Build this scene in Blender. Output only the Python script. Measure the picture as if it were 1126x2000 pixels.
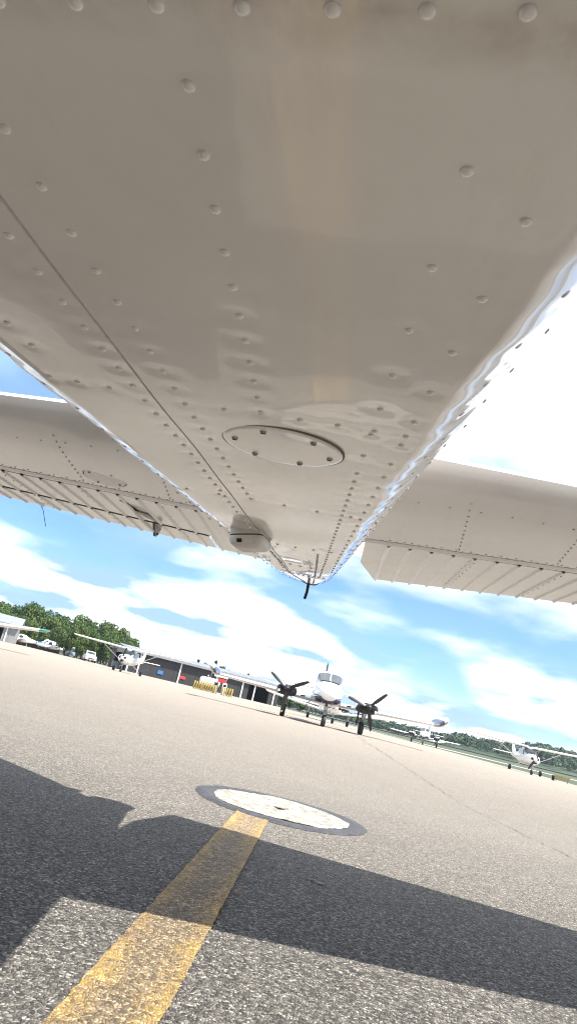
import bpy, bmesh, math, random
import numpy as np
from mathutils import Matrix, Vector
random.seed(7); np.random.seed(7)
R = math.radians
for o in list(bpy.data.objects): bpy.data.objects.remove(o)
S = bpy.context.scene
COL = S.collection

# ------------------------------------------------------------------ camera
CAM_H = .459; PITCH = .27018; ROLL = .23392
Fw = Vector((0, math.cos(PITCH), math.sin(PITCH))); Up0 = Vector((0, -math.sin(PITCH), math.cos(PITCH))); Rt0 = Vector((1, 0, 0))
Rt = math.cos(ROLL)*Rt0 + math.sin(ROLL)*Up0; Up = -math.sin(ROLL)*Rt0 + math.cos(ROLL)*Up0
cd = bpy.data.cameras.new('camera'); cam = bpy.data.objects.new('camera', cd); COL.objects.link(cam)
cd.sensor_fit = 'VERTICAL'; cd.sensor_height = 36; cd.lens = 24; cd.clip_start = .01; cd.clip_end = 6000
cd.dof.use_dof = True; cd.dof.focus_distance = 5; cd.dof.aperture_fstop = 40
m = Matrix((Rt, Up, -Fw)).transposed().to_4x4(); m.translation = (0, 0, CAM_H); cam.matrix_world = m
S.camera = cam

# ------------------------------------------------------------------ sky and sun
SUN_DIR = Vector((.52415, -.26842, 1)).normalized()          # towards the sun
W = bpy.data.worlds.new('World'); S.world = W; W.use_nodes = True
wn = W.node_tree; wn.nodes.clear()
def N(nt, t, **k):
    n = nt.nodes.new(t)
    for a, b in k.items():
        if a in n.inputs: n.inputs[a].default_value = b
        else: setattr(n, a, b)
    return n
def math_node(nt, op, a, b=None, clamp=False):
    n = nt.nodes.new('ShaderNodeMath'); n.operation = op; n.use_clamp = clamp
    for i, v in enumerate((a, b)):
        if v is None: continue
        if isinstance(v, (int, float)): n.inputs[i].default_value = v
        else: nt.links.new(v, n.inputs[i])
    return n.outputs[0]
def ramp(nt, fac, pts, interp='LINEAR'):
    n = nt.nodes.new('ShaderNodeValToRGB'); nt.links.new(fac, n.inputs[0]); e = n.color_ramp.elements
    n.color_ramp.interpolation = interp
    while len(e) < len(pts): e.new(.5)
    for q, (p, c) in zip(e, pts):
        q.position = p; q.color = tuple(c)+(1,) if len(c) == 3 else c
    return n.outputs[0]
def mix(nt, fac, a, b, mode='MIX'):
    n = nt.nodes.new('ShaderNodeMix'); n.data_type = 'RGBA'; n.blend_type = mode
    for s, v in ((n.inputs[0], fac), (n.inputs[6], a), (n.inputs[7], b)):
        if isinstance(v, (int, float)): s.default_value = v
        elif isinstance(v, tuple): s.default_value = v+(1,) if len(v) == 3 else v
        else: nt.links.new(v, s)
    return n.outputs[2]
sky = N(wn, 'ShaderNodeTexSky', sky_type='NISHITA', sun_disc=False)
sky.sun_elevation = math.asin(SUN_DIR.z); sky.sun_rotation = math.atan2(SUN_DIR.x, SUN_DIR.y)
sky.altitude = 200; sky.air_density = 1.0; sky.dust_density = .6; sky.ozone_density = 1.6
tc = N(wn, 'ShaderNodeTexCoord'); sep = N(wn, 'ShaderNodeSeparateXYZ'); wn.links.new(tc.outputs['Generated'], sep.inputs[0])
zc = math_node(wn, 'ADD', math_node(wn, 'MAXIMUM', sep.outputs[2], 0.0), .17)
cx_ = math_node(wn, 'DIVIDE', sep.outputs[0], zc); cy_ = math_node(wn, 'DIVIDE', sep.outputs[1], zc)
comb = N(wn, 'ShaderNodeCombineXYZ'); wn.links.new(cx_, comb.inputs[0]); wn.links.new(cy_, comb.inputs[1])
CLOUD_OFF = (11.687, 24.425, -2.691)
mp = N(wn, 'ShaderNodeMapping'); mp.inputs['Location'].default_value = CLOUD_OFF; wn.links.new(comb.outputs[0], mp.inputs[0])
n1 = N(wn, 'ShaderNodeTexNoise', Scale=1.0, Detail=7.0, Roughness=.43, Distortion=.3); wn.links.new(mp.outputs[0], n1.inputs['Vector'])
n2 = N(wn, 'ShaderNodeTexNoise', Scale=1.5, Detail=6.0, Roughness=.5); wn.links.new(mp.outputs[0], n2.inputs['Vector'])
cover = ramp(wn, n1.outputs[0], [(.31, (.03, .03, .03)), (.41, (.5, .5, .5)), (.51, (1, 1, 1))], 'EASE')
shade = ramp(wn, n2.outputs[0], [(.41, (2.7, 4.2, 6.8)), (.54, (8.9, 9.2, 9.4))])
skyc = mix(wn, cover, mix(wn, 1.0, sky.outputs[0], (.66, .90, 1.30), 'MULTIPLY'), shade)
bg = N(wn, 'ShaderNodeBackground', Strength=.072); wn.links.new(skyc, bg.inputs[0])
wo = N(wn, 'ShaderNodeOutputWorld'); wn.links.new(bg.outputs[0], wo.inputs[0])
ld = bpy.data.lights.new('sun', 'SUN'); ld.energy = 4.9; ld.angle = R(.55); ld.color = (1, .965, .9)
sun = bpy.data.objects.new('sun', ld); COL.objects.link(sun); sun.rotation_euler = SUN_DIR.to_track_quat('Z', 'Y').to_euler(); sun.location = (20, -10, 40)
S.view_settings.view_transform = 'Standard'; S.view_settings.look = 'None'; S.view_settings.gamma = 1; S.view_settings.exposure = 1.36
S.view_settings.use_curve_mapping = False
S.render.engine = 'CYCLES'; S.render.filter_size = 1.05; S.cycles.filter_width = 1.05; S.cycles.max_bounces = 8; S.cycles.diffuse_bounces = 4

# ------------------------------------------------------------------ helpers
class MB:
    def __init__(s): s.v = []; s.f = []
    def add(s, vs, fs):
        b = len(s.v); s.v += [tuple(p) for p in vs]; s.f += [tuple(i+b for i in f) for f in fs]; return s
    def box(s, x0, x1, y0, y1, z0, z1):
        vs = [(x, y, z) for z in (z0, z1) for y in (y0, y1) for x in (x0, x1)]
        return s.add(vs, [(0, 2, 3, 1), (4, 5, 7, 6), (0, 1, 5, 4), (2, 6, 7, 3), (0, 4, 6, 2), (1, 3, 7, 5)])
    def bbox(s, x0, x1, y0, y1, z0, z1, b):                        # chamfered box (vertical loft)
        secs = []
        for z, i in ((z0, b), (z0+b, 0), (z1-b, 0), (z1, b)):
            xa, xb, ya, yb = x0+i, x1-i, y0+i, y1-i; c = b
            secs.append([(xa+c, ya, z), (xb-c, ya, z), (xb, ya+c, z), (xb, yb-c, z), (xb-c, yb, z), (xa+c, yb, z), (xa, yb-c, z), (xa, ya+c, z)])
        return s.loft(secs)
    def loft(s, secs, cap=True, close=True):
        n = len(secs[0]); b = len(s.v)
        for q in secs: s.v += [tuple(p) for p in q]
        for i in range(len(secs)-1):
            for j in range(n if close else n-1):
                a = b+i*n+j; c = b+i*n+(j+1) % n
                s.f.append((a, c, c+n, a+n))
        if cap:
            s.f.append(tuple(b+j for j in range(n))[::-1]); s.f.append(tuple(b+(len(secs)-1)*n+j for j in range(n)))
        return s
    def tube(s, pts, rad, n=8, flat=1.0):
        pts = [Vector(p) for p in pts]; rad = rad if isinstance(rad, (list, tuple)) else [rad]*len(pts); secs = []
        for i, p in enumerate(pts):
            t = (pts[min(i+1, len(pts)-1)]-pts[max(i-1, 0)]).normalized()
            u = t.cross(Vector((0, 0, 1)))
            if u.length < .05: u = t.cross(Vector((0, 1, 0)))
            u.normalize(); w = u.cross(t)
            secs.append([p+rad[i]*(math.cos(2*math.pi*k/n)*u+flat*math.sin(2*math.pi*k/n)*w) for k in range(n)])
        return s.loft(secs)
    def lathe(s, prof, axis='z', o=(0, 0, 0), n=20):               # prof: (radius, along)
        secs = []
        for r, h in prof:
            ring = []
            for k in range(n):
                a = 2*math.pi*k/n; c, d = r*math.cos(a), r*math.sin(a)
                p = {'z': (c, d, h), 'x': (h, c, d), 'y': (d, h, c)}[axis]
                ring.append((p[0]+o[0], p[1]+o[1], p[2]+o[2]))
            secs.append(ring)
        return s.loft(secs)
    def build(s, name, mat, parent=None, smooth=False, angle=40):
        me = bpy.data.meshes.new(name); me.from_pydata(s.v, [], s.f); me.validate()
        bm = bmesh.new(); bm.from_mesh(me); bmesh.ops.recalc_face_normals(bm, faces=bm.faces); bm.to_mesh(me); bm.free()
        if smooth:
            me.shade_smooth()
            try: me.set_sharp_from_angle(angle=R(angle))
            except Exception: pass
        if mat: me.materials.append(mat)
        return link(name, me, parent)
def link(name, me, parent=None):
    o = bpy.data.objects.new(name, me); COL.objects.link(o)
    if parent: o.parent = parent
    return o
def tag(o, label=None, cat=None, group=None, kind=None):
    for k, v in (('label', label), ('category', cat), ('group', group), ('kind', kind)):
        if v: o[k] = v
    return o
def empty(name, label, cat, loc=(0, 0, 0), rz=0, group=None):
    o = bpy.data.objects.new(name, None); COL.objects.link(o); o.location = loc; o.rotation_euler = (0, 0, rz); o.empty_display_size = .3
    return tag(o, label, cat, group)
def copy_tree(o, parent=None):
    kids = list(o.children); c = o.copy(); COL.objects.link(c); c.parent = parent
    for k in kids: copy_tree(k, c)
    return c
def fall(x): return -.020*(min(40, max(6, x))-6)             # the apron drains towards the right
def polar(az, d, z=None):
    x = d*math.sin(R(az)); return Vector((x, d*math.cos(R(az)), fall(x) if z is None else z))

# ------------------------------------------------------------------ materials
def new_mat(name):
    M_ = bpy.data.materials.new(name); M_.use_nodes = True; nt = M_.node_tree
    return M_, nt, nt.nodes['Principled BSDF']
def objco(nt): return nt.nodes.new('ShaderNodeTexCoord').outputs['Object']
def simple(name, col, rough=.5, metal=0, var=.06, scale=3.0, bump=0, coat=0, spec=.5):
    M_, nt, p = new_mat(name); co = objco(nt)
    n = N(nt, 'ShaderNodeTexNoise', Scale=scale, Detail=5.0, Roughness=.6); nt.links.new(co, n.inputs['Vector'])
    lo = tuple(c*(1-var*2) for c in col); hi = tuple(min(1, c*(1+var)) for c in col)
    nt.links.new(ramp(nt, n.outputs[0], [(.3, lo), (.7, hi)]), p.inputs['Base Color'])
    p.inputs['Roughness'].default_value = rough; p.inputs['Metallic'].default_value = metal
    p.inputs['Coat Weight'].default_value = coat; p.inputs['Coat Roughness'].default_value = .05; p.inputs['Specular IOR Level'].default_value = spec
    if bump:
        b = N(nt, 'ShaderNodeBump', Strength=bump, Distance=.01); nt.links.new(n.outputs[0], b.inputs['Height']); nt.links.new(b.outputs[0], p.inputs['Normal'])
    return M_
def paint_material():
    M_, nt, p = new_mat('white_aircraft_paint'); co = objco(nt)
    a = N(nt, 'ShaderNodeTexNoise', Scale=9.0, Detail=6.0, Roughness=.65); nt.links.new(co, a.inputs['Vector'])
    mpp = N(nt, 'ShaderNodeMapping'); mpp.inputs['Scale'].default_value = (26, 3.2, 26); nt.links.new(co, mpp.inputs[0])
    st = N(nt, 'ShaderNodeTexNoise', Scale=1.0, Detail=7.0, Roughness=.7); nt.links.new(mpp.outputs[0], st.inputs['Vector'])
    base = ramp(nt, a.outputs[0], [(.25, (.84, .795, .765)), (.5, (.88, .845, .815)), (.8, (.895, .865, .835))])
    grime = ramp(nt, st.outputs[0], [(.58, (0, 0, 0)), (.82, (.20, .20, .20))])
    c = mix(nt, grime, base, (.44, .34, .24))
    # oil stain with its own shape along the forward skin lap
    sp = N(nt, 'ShaderNodeSeparateXYZ'); nt.links.new(co, sp.inputs[0])
    d = math_node(nt, 'ABSOLUTE', math_node(nt, 'ADD', sp.outputs[1], 1.722))
    band = ramp(nt, d, [(0.0, (1, 1, 1)), (.022, (0, 0, 0))])
    sn = N(nt, 'ShaderNodeTexNoise', Scale=22.0, Detail=5.0, Roughness=.6); nt.links.new(co, sn.inputs['Vector'])
    sf = math_node(nt, 'MULTIPLY', band, ramp(nt, sn.outputs[0], [(.36, (0, 0, 0)), (.66, (.6, .6, .6))]))
    c = mix(nt, sf, c, (.36, .29, .20)); nt.links.new(c, p.inputs['Base Color'])
    r = ramp(nt, a.outputs[0], [(.3, (.16,)*3), (.75, (.27,)*3)]); nt.links.new(r, p.inputs['Roughness'])
    p.inputs['Coat Weight'].default_value = .62; p.inputs['Coat Roughness'].default_value = .03
    f = N(nt, 'ShaderNodeTexNoise', Scale=120.0, Detail=3.0); nt.links.new(co, f.inputs['Vector'])
    b = N(nt, 'ShaderNodeBump', Strength=.05, Distance=.002); nt.links.new(f.outputs[0], b.inputs['Height']); nt.links.new(b.outputs[0], p.inputs['Normal'])
    return M_
def tarmac_core(nt):
    co = nt.nodes.new('ShaderNodeTexCoord').outputs['Object']
    wob = N(nt, 'ShaderNodeTexNoise', Scale=40.0, Detail=2.0); nt.links.new(co, wob.inputs['Vector'])
    va = nt.nodes.new('ShaderNodeVectorMath'); va.operation = 'MULTIPLY_ADD'; nt.links.new(wob.outputs['Color'], va.inputs[0]); va.inputs[1].default_value = (.012, .012, 0); nt.links.new(co, va.inputs[2])
    v = N(nt, 'ShaderNodeTexVoronoi', Scale=175.0); v.feature = 'F1'; nt.links.new(va.outputs[0], v.inputs['Vector'])
    v2 = N(nt, 'ShaderNodeTexVoronoi', Scale=175.0); v2.feature = 'DISTANCE_TO_EDGE'; nt.links.new(va.outputs[0], v2.inputs['Vector'])
    sv = N(nt, 'ShaderNodeSeparateColor'); nt.links.new(v.outputs['Color'], sv.inputs[0])
    stone = ramp(nt, sv.outputs[0], [(0, (.034, .031, .028)), (.25, (.082, .075, .066)), (.5, (.145, .133, .114)), (.8, (.235, .215, .184)), (1, (.42, .39, .34))])
    gap = ramp(nt, v2.outputs['Distance'], [(.02, (1, 1, 1)), (.24, (0, 0, 0))])
    nf = N(nt, 'ShaderNodeTexNoise', Scale=260.0, Detail=3.0); nt.links.new(co, nf.inputs['Vector'])
    gapf = math_node(nt, 'MULTIPLY', gap, ramp(nt, nf.outputs[0], [(.36, (.0,)*3), (.66, (1,)*3)]))
    c = mix(nt, gapf, stone, (.042, .039, .038))
    # weathering at a large scale: patches, drag marks, paler worn lanes
    big = N(nt, 'ShaderNodeTexNoise', Scale=.22, Detail=5.0, Roughness=.6, Distortion=.4); nt.links.new(co, big.inputs['Vector'])
    med = N(nt, 'ShaderNodeTexNoise', Scale=2.3, Detail=6.0, Roughness=.65); nt.links.new(co, med.inputs['Vector'])
    k = mix(nt, .45, ramp(nt, big.outputs[0], [(.3, (.84, .82, .80)), (.7, (1.12, 1.10, 1.08))]), ramp(nt, med.outputs[0], [(.3, (.78, .77, .76)), (.7, (1.15, 1.15, 1.15))]))
    c = mix(nt, 1.0, c, k, 'MULTIPLY')
    # brightening at grazing view angles, painted into the colour: paler further out
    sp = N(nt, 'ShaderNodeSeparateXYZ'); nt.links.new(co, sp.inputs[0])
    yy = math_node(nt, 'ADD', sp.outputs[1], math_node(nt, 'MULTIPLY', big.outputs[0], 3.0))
    paled = ramp(nt, math_node(nt, 'MULTIPLY', yy, 1/26.0), [(.11, (0, 0, 0)), (.24, (.70,)*3), (.6, (.95,)*3)])  # mask for the painted grazing brightness, rising with distance
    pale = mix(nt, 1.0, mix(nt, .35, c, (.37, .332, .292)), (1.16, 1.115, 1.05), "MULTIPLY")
    c = mix(nt, paled, c, pale)
    h = mix(nt, .35, ramp(nt, v2.outputs['Distance'], [(0, (0, 0, 0)), (.3, (1, 1, 1))]), nf.outputs[0])
    return co, c, h, sv.outputs[1]
def tarmac_material():
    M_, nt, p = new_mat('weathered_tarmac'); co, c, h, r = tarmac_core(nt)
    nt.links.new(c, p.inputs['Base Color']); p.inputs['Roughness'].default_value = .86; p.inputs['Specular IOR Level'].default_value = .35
    b = N(nt, 'ShaderNodeBump', Strength=.9, Distance=.006); nt.links.new(h, b.inputs['Height']); nt.links.new(b.outputs[0], p.inputs['Normal'])
    return M_
def line_material():
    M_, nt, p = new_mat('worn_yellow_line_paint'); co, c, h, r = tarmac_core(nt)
    n = N(nt, 'ShaderNodeTexNoise', Scale=5.5, Detail=8.0, Roughness=.72); nt.links.new(co, n.inputs['Vector'])
    sp = N(nt, 'ShaderNodeTexCoord').outputs['UV']; su = N(nt, 'ShaderNodeSeparateXYZ'); nt.links.new(sp, su.inputs[0])
    e = math_node(nt, 'ABSOLUTE', math_node(nt, 'SUBTRACT', su.outputs[0], .5))          # 0 mid .. .5 edges: the edges kept more paint
    keep = math_node(nt, 'ADD', math_node(nt, 'MULTIPLY', e, 1.15), math_node(nt, 'MULTIPLY', r, .42))
    keep = math_node(nt, 'ADD', keep, math_node(nt, 'MULTIPLY', math_node(nt, 'SUBTRACT', n.outputs[0], .5), 1.3))
    fac = ramp(nt, keep, [(.46, (.08,)*3), (1.0, (.80,)*3)])
    yel = ramp(nt, n.outputs[0], [(.3, (.52, .29, .045)), (.7, (.64, .42, .10))])
    yel = mix(nt, 1.0, yel, mix(nt, .45, (1.0, 1.0, 1.0), mix(nt, 1.0, c, (3.2, 3.2, 3.2), 'MULTIPLY')), 'MULTIPLY')
    tint = mix(nt, 1.0, c, (1.18, .98, .72), 'MULTIPLY')
    nt.links.new(mix(nt, fac, tint, yel), p.inputs['Base Color']); p.inputs['Roughness'].default_value = .75
    b = N(nt, 'ShaderNodeBump', Strength=.8, Distance=.005); nt.links.new(h, b.inputs['Height']); nt.links.new(b.outputs[0], p.inputs['Normal'])
    return M_
def foliage(name, lo, mid, hi):
    M_, nt, p = new_mat(name); g = nt.nodes.new('ShaderNodeNewGeometry'); oi = nt.nodes.new('ShaderNodeObjectInfo')
    v = math_node(nt, 'FRACT', math_node(nt, 'ADD', g.outputs['Random Per Island'], math_node(nt, 'MULTIPLY', oi.outputs['Random'], .0)))
    c = ramp(nt, v, [(0, lo), (.5, mid), (1, hi)])
    k = ramp(nt, oi.outputs['Random'], [(0, (.72, .85, .7)), (.5, (1, 1, 1)), (1, (1.35, 1.15, .95))])
    nt.links.new(mix(nt, 1.0, c, k, 'MULTIPLY'), p.inputs['Base Color']); p.inputs['Roughness'].default_value = .65; p.inputs['Specular IOR Level'].default_value = .25
    return M_
PAINT = paint_material(); TARMAC = tarmac_material(); YELLOW = line_material()
WHITE = simple('white_gloss_paint', (.80, .80, .79), .25, var=.03, coat=.5)
BEAD = PAINT
RIVET = simple('grimy_rivet_paint', (.58, .55, .49), .35, var=.25, scale=60, coat=.4)
BLACK = simple('black_rubber', (.018, .018, .019), .65, var=.15)
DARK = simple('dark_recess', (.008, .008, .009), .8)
SEALANT = simple('black_bitumen_sealant', (.045, .045, .05), .75, var=.3, scale=40, bump=.6)
CONCRETE = simple('pale_concrete', (.29, .265, .222), .85, var=.30, scale=22, bump=.4)
STEEL = simple('dull_steel', (.35, .34, .33), .42, metal=.9, scale=30)
GLASS = simple('cockpit_glass', (.02, .026, .032), .08, var=.1, coat=1)
NAVY = simple('navy_blue_paint', (.008, .014, .055), .25, coat=.5)
BLUE = simple('blue_paint', (.03, .14, .50), .3, coat=.5)
TEAL = simple('teal_paint', (.01, .16, .15), .3, coat=.5)
RED = simple('red_sign_paint', (.55, .03, .035), .5)
PROP = simple('black_propeller_paint', (.014, .014, .015), .4)
GREYM = simple('light_grey_cladding', (.22, .22, .225), .55, scale=.8)
ROOF = simple('pale_metal_roof', (.21, .22, .235), .4, scale=.7, var=.08)
CHAR = simple('charcoal_cladding', (.022, .022, .025), .6, scale=.6, var=.14)
POST = simple('pale_post_paint', (.62, .62, .62), .5)
BOLL = simple('yellow_bollard_paint', (.40, .27, .04), .5, scale=9)
GRASS = simple('mown_grass', (.045, .060, .024), .9, scale=1.4, var=.3)
BARK = simple('bark', (.07, .055, .04), .9, scale=6, var=.25)
LEAF = foliage('deciduous_leaves', (.014, .034, .008), (.040, .080, .016), (.10, .15, .030))
NEEDLE = foliage('conifer_needles', (.015, .035, .018), (.03, .06, .028), (.05, .085, .035))
FARLEAF = foliage('far_wood_leaves', (.012, .028, .014), (.024, .050, .022), (.045, .078, .028))
CAST = simple('off_white_plastic', (.80, .77, .71), .45, scale=20, var=.1)

# ------------------------------------------------------------------ ground
def sheet(name, pts, z, mat):
    o = MB().add([(x, y, 0) for x, y in pts], [tuple(range(len(pts)))]).build(name, mat)
    bm = bmesh.new(); bm.from_mesh(o.data)
    for xx in (6, 12, 20, 30, 40): bmesh.ops.bisect_plane(bm, geom=bm.verts[:]+bm.edges[:]+bm.faces[:], plane_co=(xx, 0, 0), plane_no=(1, 0, 0))
    for v in bm.verts: v.co.z = z+fall(v.co.x)
    bm.normal_update()
    for f in bm.faces:
        if f.normal.z < 0: f.normal_flip()
    bm.to_mesh(o.data); bm.free(); return o
terr = sheet('grass_field', [(-1400, -300), (1400, -300), (1400, 1600), (-1400, 1600)], -.03, GRASS); tag(terr, kind='structure')
apron_pts = [(-140, -60), (70, -60), (52, 30), (42, 62), (38, 84), (20, 116), (-4, 122), (-30, 134), (-60, 150), (-140, 150)]
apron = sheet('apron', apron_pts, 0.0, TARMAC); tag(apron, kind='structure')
taxi = sheet('taxiway', [(20, 150), (400, 105), (400, 122), (20, 168)], -.012, simple('pale_taxiway', (.34, .32, .29), .9)); tag(taxi, kind='structure')
def strip(name, pts, w, z, mat, parent):                       # thin crack / joint line laid on the apron
    v = []; f = []
    for i, (x, y) in enumerate(pts):
        a = Vector(pts[max(i-1, 0)]); b = Vector(pts[min(i+1, len(pts)-1)]); t = (b-a).normalized(); n = Vector((-t.y, t.x)); ww = w*random.uniform(.25, 1)
        v += [(x+n.x*ww, y+n.y*ww, z), (x-n.x*ww, y-n.y*ww, z)]
    f = [(2*i, 2*i+2, 2*i+3, 2*i+1) for i in range(len(pts)-1)]
    return MB().add(v, f).build(name, mat, parent)
CRACK = simple('crack_filler', (.12, .108, .095), .9, scale=30, var=.3)
def crackline(a, b, n, wig, w):
    pts = []
    for i in range(n+1):
        t = i/n; pts.append((a[0]+(b[0]-a[0])*t+random.uniform(-wig, wig), a[1]+(b[1]-a[1])*t+random.uniform(-wig, wig)))
    strip('crack', pts, w, .004, CRACK, apron)
crackline((2.10, 3.0), (2.03, 6.2), 70, .018, .0045)
crackline((2.03, 6.2), (2.85, 13.2), 90, .03, .006)
crackline((2.85, 13.2), (5.2, 34), 80, .06, .012)
crackline((-9, 9.6), (1.0, 14.2), 80, .05, .008)
# yellow line
LA, LB = Vector((-.082, 1.09)), Vector((.150, 3.09)); ldir = (LB-LA).normalized(); lnor = Vector((ldir.y, -ldir.x)); LW = .069
def yellow_line():
    v = []; f = []; uv = []; n = 240; c = 9
    A = LA-ldir*3.2; L = (LB-A).length
    for i in range(n+1):
        for j in range(c):
            u = j/(c-1); e = random.uniform(-.0022, .0022) if j in (0, c-1) else 0
            p = A+ldir*(L*i/n)+lnor*((u-.5)*2*LW+e); v.append((p.x, p.y, .004)); uv.append((u, i/n))
    for i in range(n):
        for j in range(c-1): a = i*c+j; f.append((a, a+1, a+c+1, a+c))
    o = MB().add(v, f).build('painted_line', YELLOW, apron)
    ul = o.data.uv_layers.new(name='UVMap')
    for l in o.data.loops: ul.data[l.index].uv = uv[l.vertex_index]
    tag(o, 'weathered yellow tie-down line leading to the concrete disc')
yellow_line()
# concrete tie-down disc with a bitumen joint
DC = Vector((.285, 3.42))
disc = empty('tie_down_anchor', 'round pale concrete tie-down pad ringed in black sealant at the end of the yellow line', 'tie-down pad', (DC.x, DC.y, 0))
mb = MB(); n = 96; ri = [.318+.006*math.sin(5*i*2*math.pi/n+1)+random.uniform(-.004, .004) for i in range(n)]; ro = [.408+.008*math.sin(3*i*2*math.pi/n)+random.uniform(-.006, .006) for i in range(n)]
cs = [(math.cos(2*math.pi*i/n), math.sin(2*math.pi*i/n)) for i in range(n)]
mb.loft([[(c*(r-.02), s*(r-.02), .001) for (c, s), r in zip(cs, ri)], [(c*r, s*r, .006) for (c, s), r in zip(cs, ri)], [(c*(r-.02), s*(r-.02), .009) for (c, s), r in zip(cs, ro)], [(c*r, s*r, .0015) for (c, s), r in zip(cs, ro)]], cap=False).build('sealant_ring', SEALANT, disc, True)
hole = .034
mb = MB(); secs = []
for k, rr in enumerate((hole, hole+.006, .07, .14, .22, .30, None)):
    ring = []
    for i, (c, s) in enumerate(cs):
        q = (ri[i]+.006) if rr is None else rr
        ring.append((c*q, s*q, (.004 if k == 0 else .008+.0025*math.sin(7*q*20+3*c)+random.uniform(-.001, .001))))
    secs.append(ring)
mb.loft(secs, cap=False).build('concrete_pad', CONCRETE, disc, True)
MB().lathe([(.0, .0025), (hole+.004, .0025)], o=(0, 0, 0), n=24).build('anchor_recess', DARK, disc)
MB().tube([(-.036, .004, .006), (0, .0, .007), (.036, -.004, .006)], .004, 8).build('anchor_bar', STEEL, disc, True)
def blob(name, c, rx, ry, mat, z=.004):
    n = 22; v = [(c[0]+rx*random.uniform(.6, 1.1)*math.cos(2*math.pi*i/n), c[1]+ry*random.uniform(.6, 1.1)*math.sin(2*math.pi*i/n), z) for i in range(n)]
    return MB().add(v, [tuple(range(n))]).build(name, mat, apron)
blob('oil_spot', (.335, 2.16), .016, .012, simple('oil', (.012, .011, .011), .4))
blob('oil_spot', (.31, 2.18), .018, .008, simple('thin_oil', (.06, .055, .05), .6))
for (x, y, a) in ((-.55, 1.98, .5), (.10, 1.85, 1.9), (-.42, 2.6, 2.6)):
    l = MB().add([(-.013, 0, .001), (0, -.006, .004), (.014, 0, .007), (0, .006, .003)], [(0, 1, 2, 3)]).build('fallen_leaf', simple('dry_leaf', (.22, .10, .035), .8)); l.location = (x, y, .004); l.rotation_euler = (0, 0, a)
    tag(l, 'small dry brown leaf lying on the shaded tarmac', 'leaf', 'dry leaves on the tarmac')

# ------------------------------------------------------------------ the airplane overhead
AZ, AROLL, APITCH = .11338, -.03081, -.02483
XC = -.068
Mloc = Matrix.Rotation(-AZ, 3, 'Z') @ Matrix.Rotation(AROLL, 3, 'Y') @ Matrix.Rotation(APITCH, 3, 'X')
O = Vector((.14312, 1.87366, .49001+CAM_H)) + Mloc @ Vector((XC, 0, 0))
plane = empty('light_airplane', 'white riveted high-wing airplane seen from directly beneath its tail', 'airplane')
plane.matrix_world = Matrix.Translation(O) @ Mloc.to_4x4()
GZ = -.99                                                   # ground in the airplane's own frame (near the wheels)

def belly_z(y):
    if y < -2.3: return -.409
    if y < 0: return -.138 + .118*y
    return -.138 + .166*y
def half_w(y):                                              # half width of the flat bottom
    return float(np.interp(y, [-5.8, -5.4, -4.2, -3.0, -2.2, -1.6, -1.2, -.97, -.7, -.3, 0, .3, .5], [.30, .36, .42, .36, .26, .184, .151, .134, .114, .086, .061, .034, .012]))
def side_w(y): return float(np.interp(y, [-5.8, -5.4, -4.6, -3.4, -2.6, -1.6, -1.0, -.5, 0, .3, .5], [.40, .46, .53, .52, .43, .280, .208, .160, .116, .090, .074]))
def top_z(y): return float(np.interp(y, [-5.8, -5.4, -4.5, -4.2, -3.6, -2.9, -2.4, -1.6, -1, 0, .3, .5], [.40, .55, .68, 1.10, 1.12, 1.05, .85, .55, .42, .20, .14, .05]))
CORNER = [(.002, .0003), (.005, .0012), (.009, .0030), (.013, .0053), (.018, .0095), (.024, .0158), (.033, .0265), (.045, .0425), (.057, .0600), (.067, .0770), (.079, .1010), (.084, .1150), (.088, .1290)]
CORNL = [(.002, .0003), (.005, .0010), (.012, .0030), (.020, .0055), (.028, .0083), (.034, .0108), (.040, .0141), (.049, .0230), (.060, .0400), (.070, .0600), (.080, .0860), (.086, .1070), (.089, .1290)]
def corner_k(y): return min(1.0, max(.35, (side_w(y)-half_w(y))/.093))
def left_k(y): return float(np.interp(y, [-1.0, -.85, -.55, 0, .3, .5], [1, .95, .35, .35, .7, 1]))
corner_wave = lambda y: .0012*math.sin(23*y)+.0008*math.sin(57*y+1)+.0005*math.sin(131*y)
SEAM = lambda y: -.072 + .026*(y+1.607)
CD = {1: ([0]+[c[0] for c in CORNER], [0]+[c[1] for c in CORNER]), -1: ([0]+[c[0] for c in CORNL], [0]+[c[1] for c in CORNL])}
CR = .0008
def crown(x, w): return CR*(abs(x)/w)**3
def under(x, y):                                            # height of the skin and its slope across
    w, kc = half_w(y), corner_k(y)*(1 if x > 0 else left_k(y)); a = abs(x)
    if a <= w: return belly_z(y)+crown(x, w), math.copysign(3*CR*a*a/w**3, x)
    CDX, CDZ = CD[1 if x > 0 else -1]
    dz = float(np.interp((a-w)/kc, CDX, CDZ)); d2 = float(np.interp((a-w)/kc+.002, CDX, CDZ))
    return belly_z(y)+CR+dz*kc, math.copysign((d2-dz)/.002, x)
# --- rivet layout on the flat bottom: (x, y)
rv = []
for k in range(-7, 8):
    x = .0085+.0272*k
    if abs(x) < .185: rv.append((x, -1.714-.088*(x-.008)))
for k in range(12): rv.append((.039-.0011*k, -1.686+.0338*k))                   # middle stringer
yv = -1.662
while yv < .0:
    rv.append((.140-.056*(yv+1.662), yv)); yv += .066 if yv < -1.2 else .034
yv = -1.637
while yv < -.2:
    rv.append((.168-.060*(yv+1.637), yv)); yv += .064 if yv < -1.3 else .05
yv = -1.78
while yv < -.10: rv.append((SEAM(yv)-.0125, yv)); yv += .0345
yv = -1.79
while yv < -.95: rv.append((SEAM(yv)+.0265, yv)); yv += .0345
yv = -1.56
while yv < -1.38: rv.append((-.146+.05*(yv+1.45), yv)); yv += .036
for x in (-.186, -.160, -.134, -.105): rv.append((x, -1.348))
for x in (-.004, .028, .061, .093, .124, .15): rv.append((x, -1.343))
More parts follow.
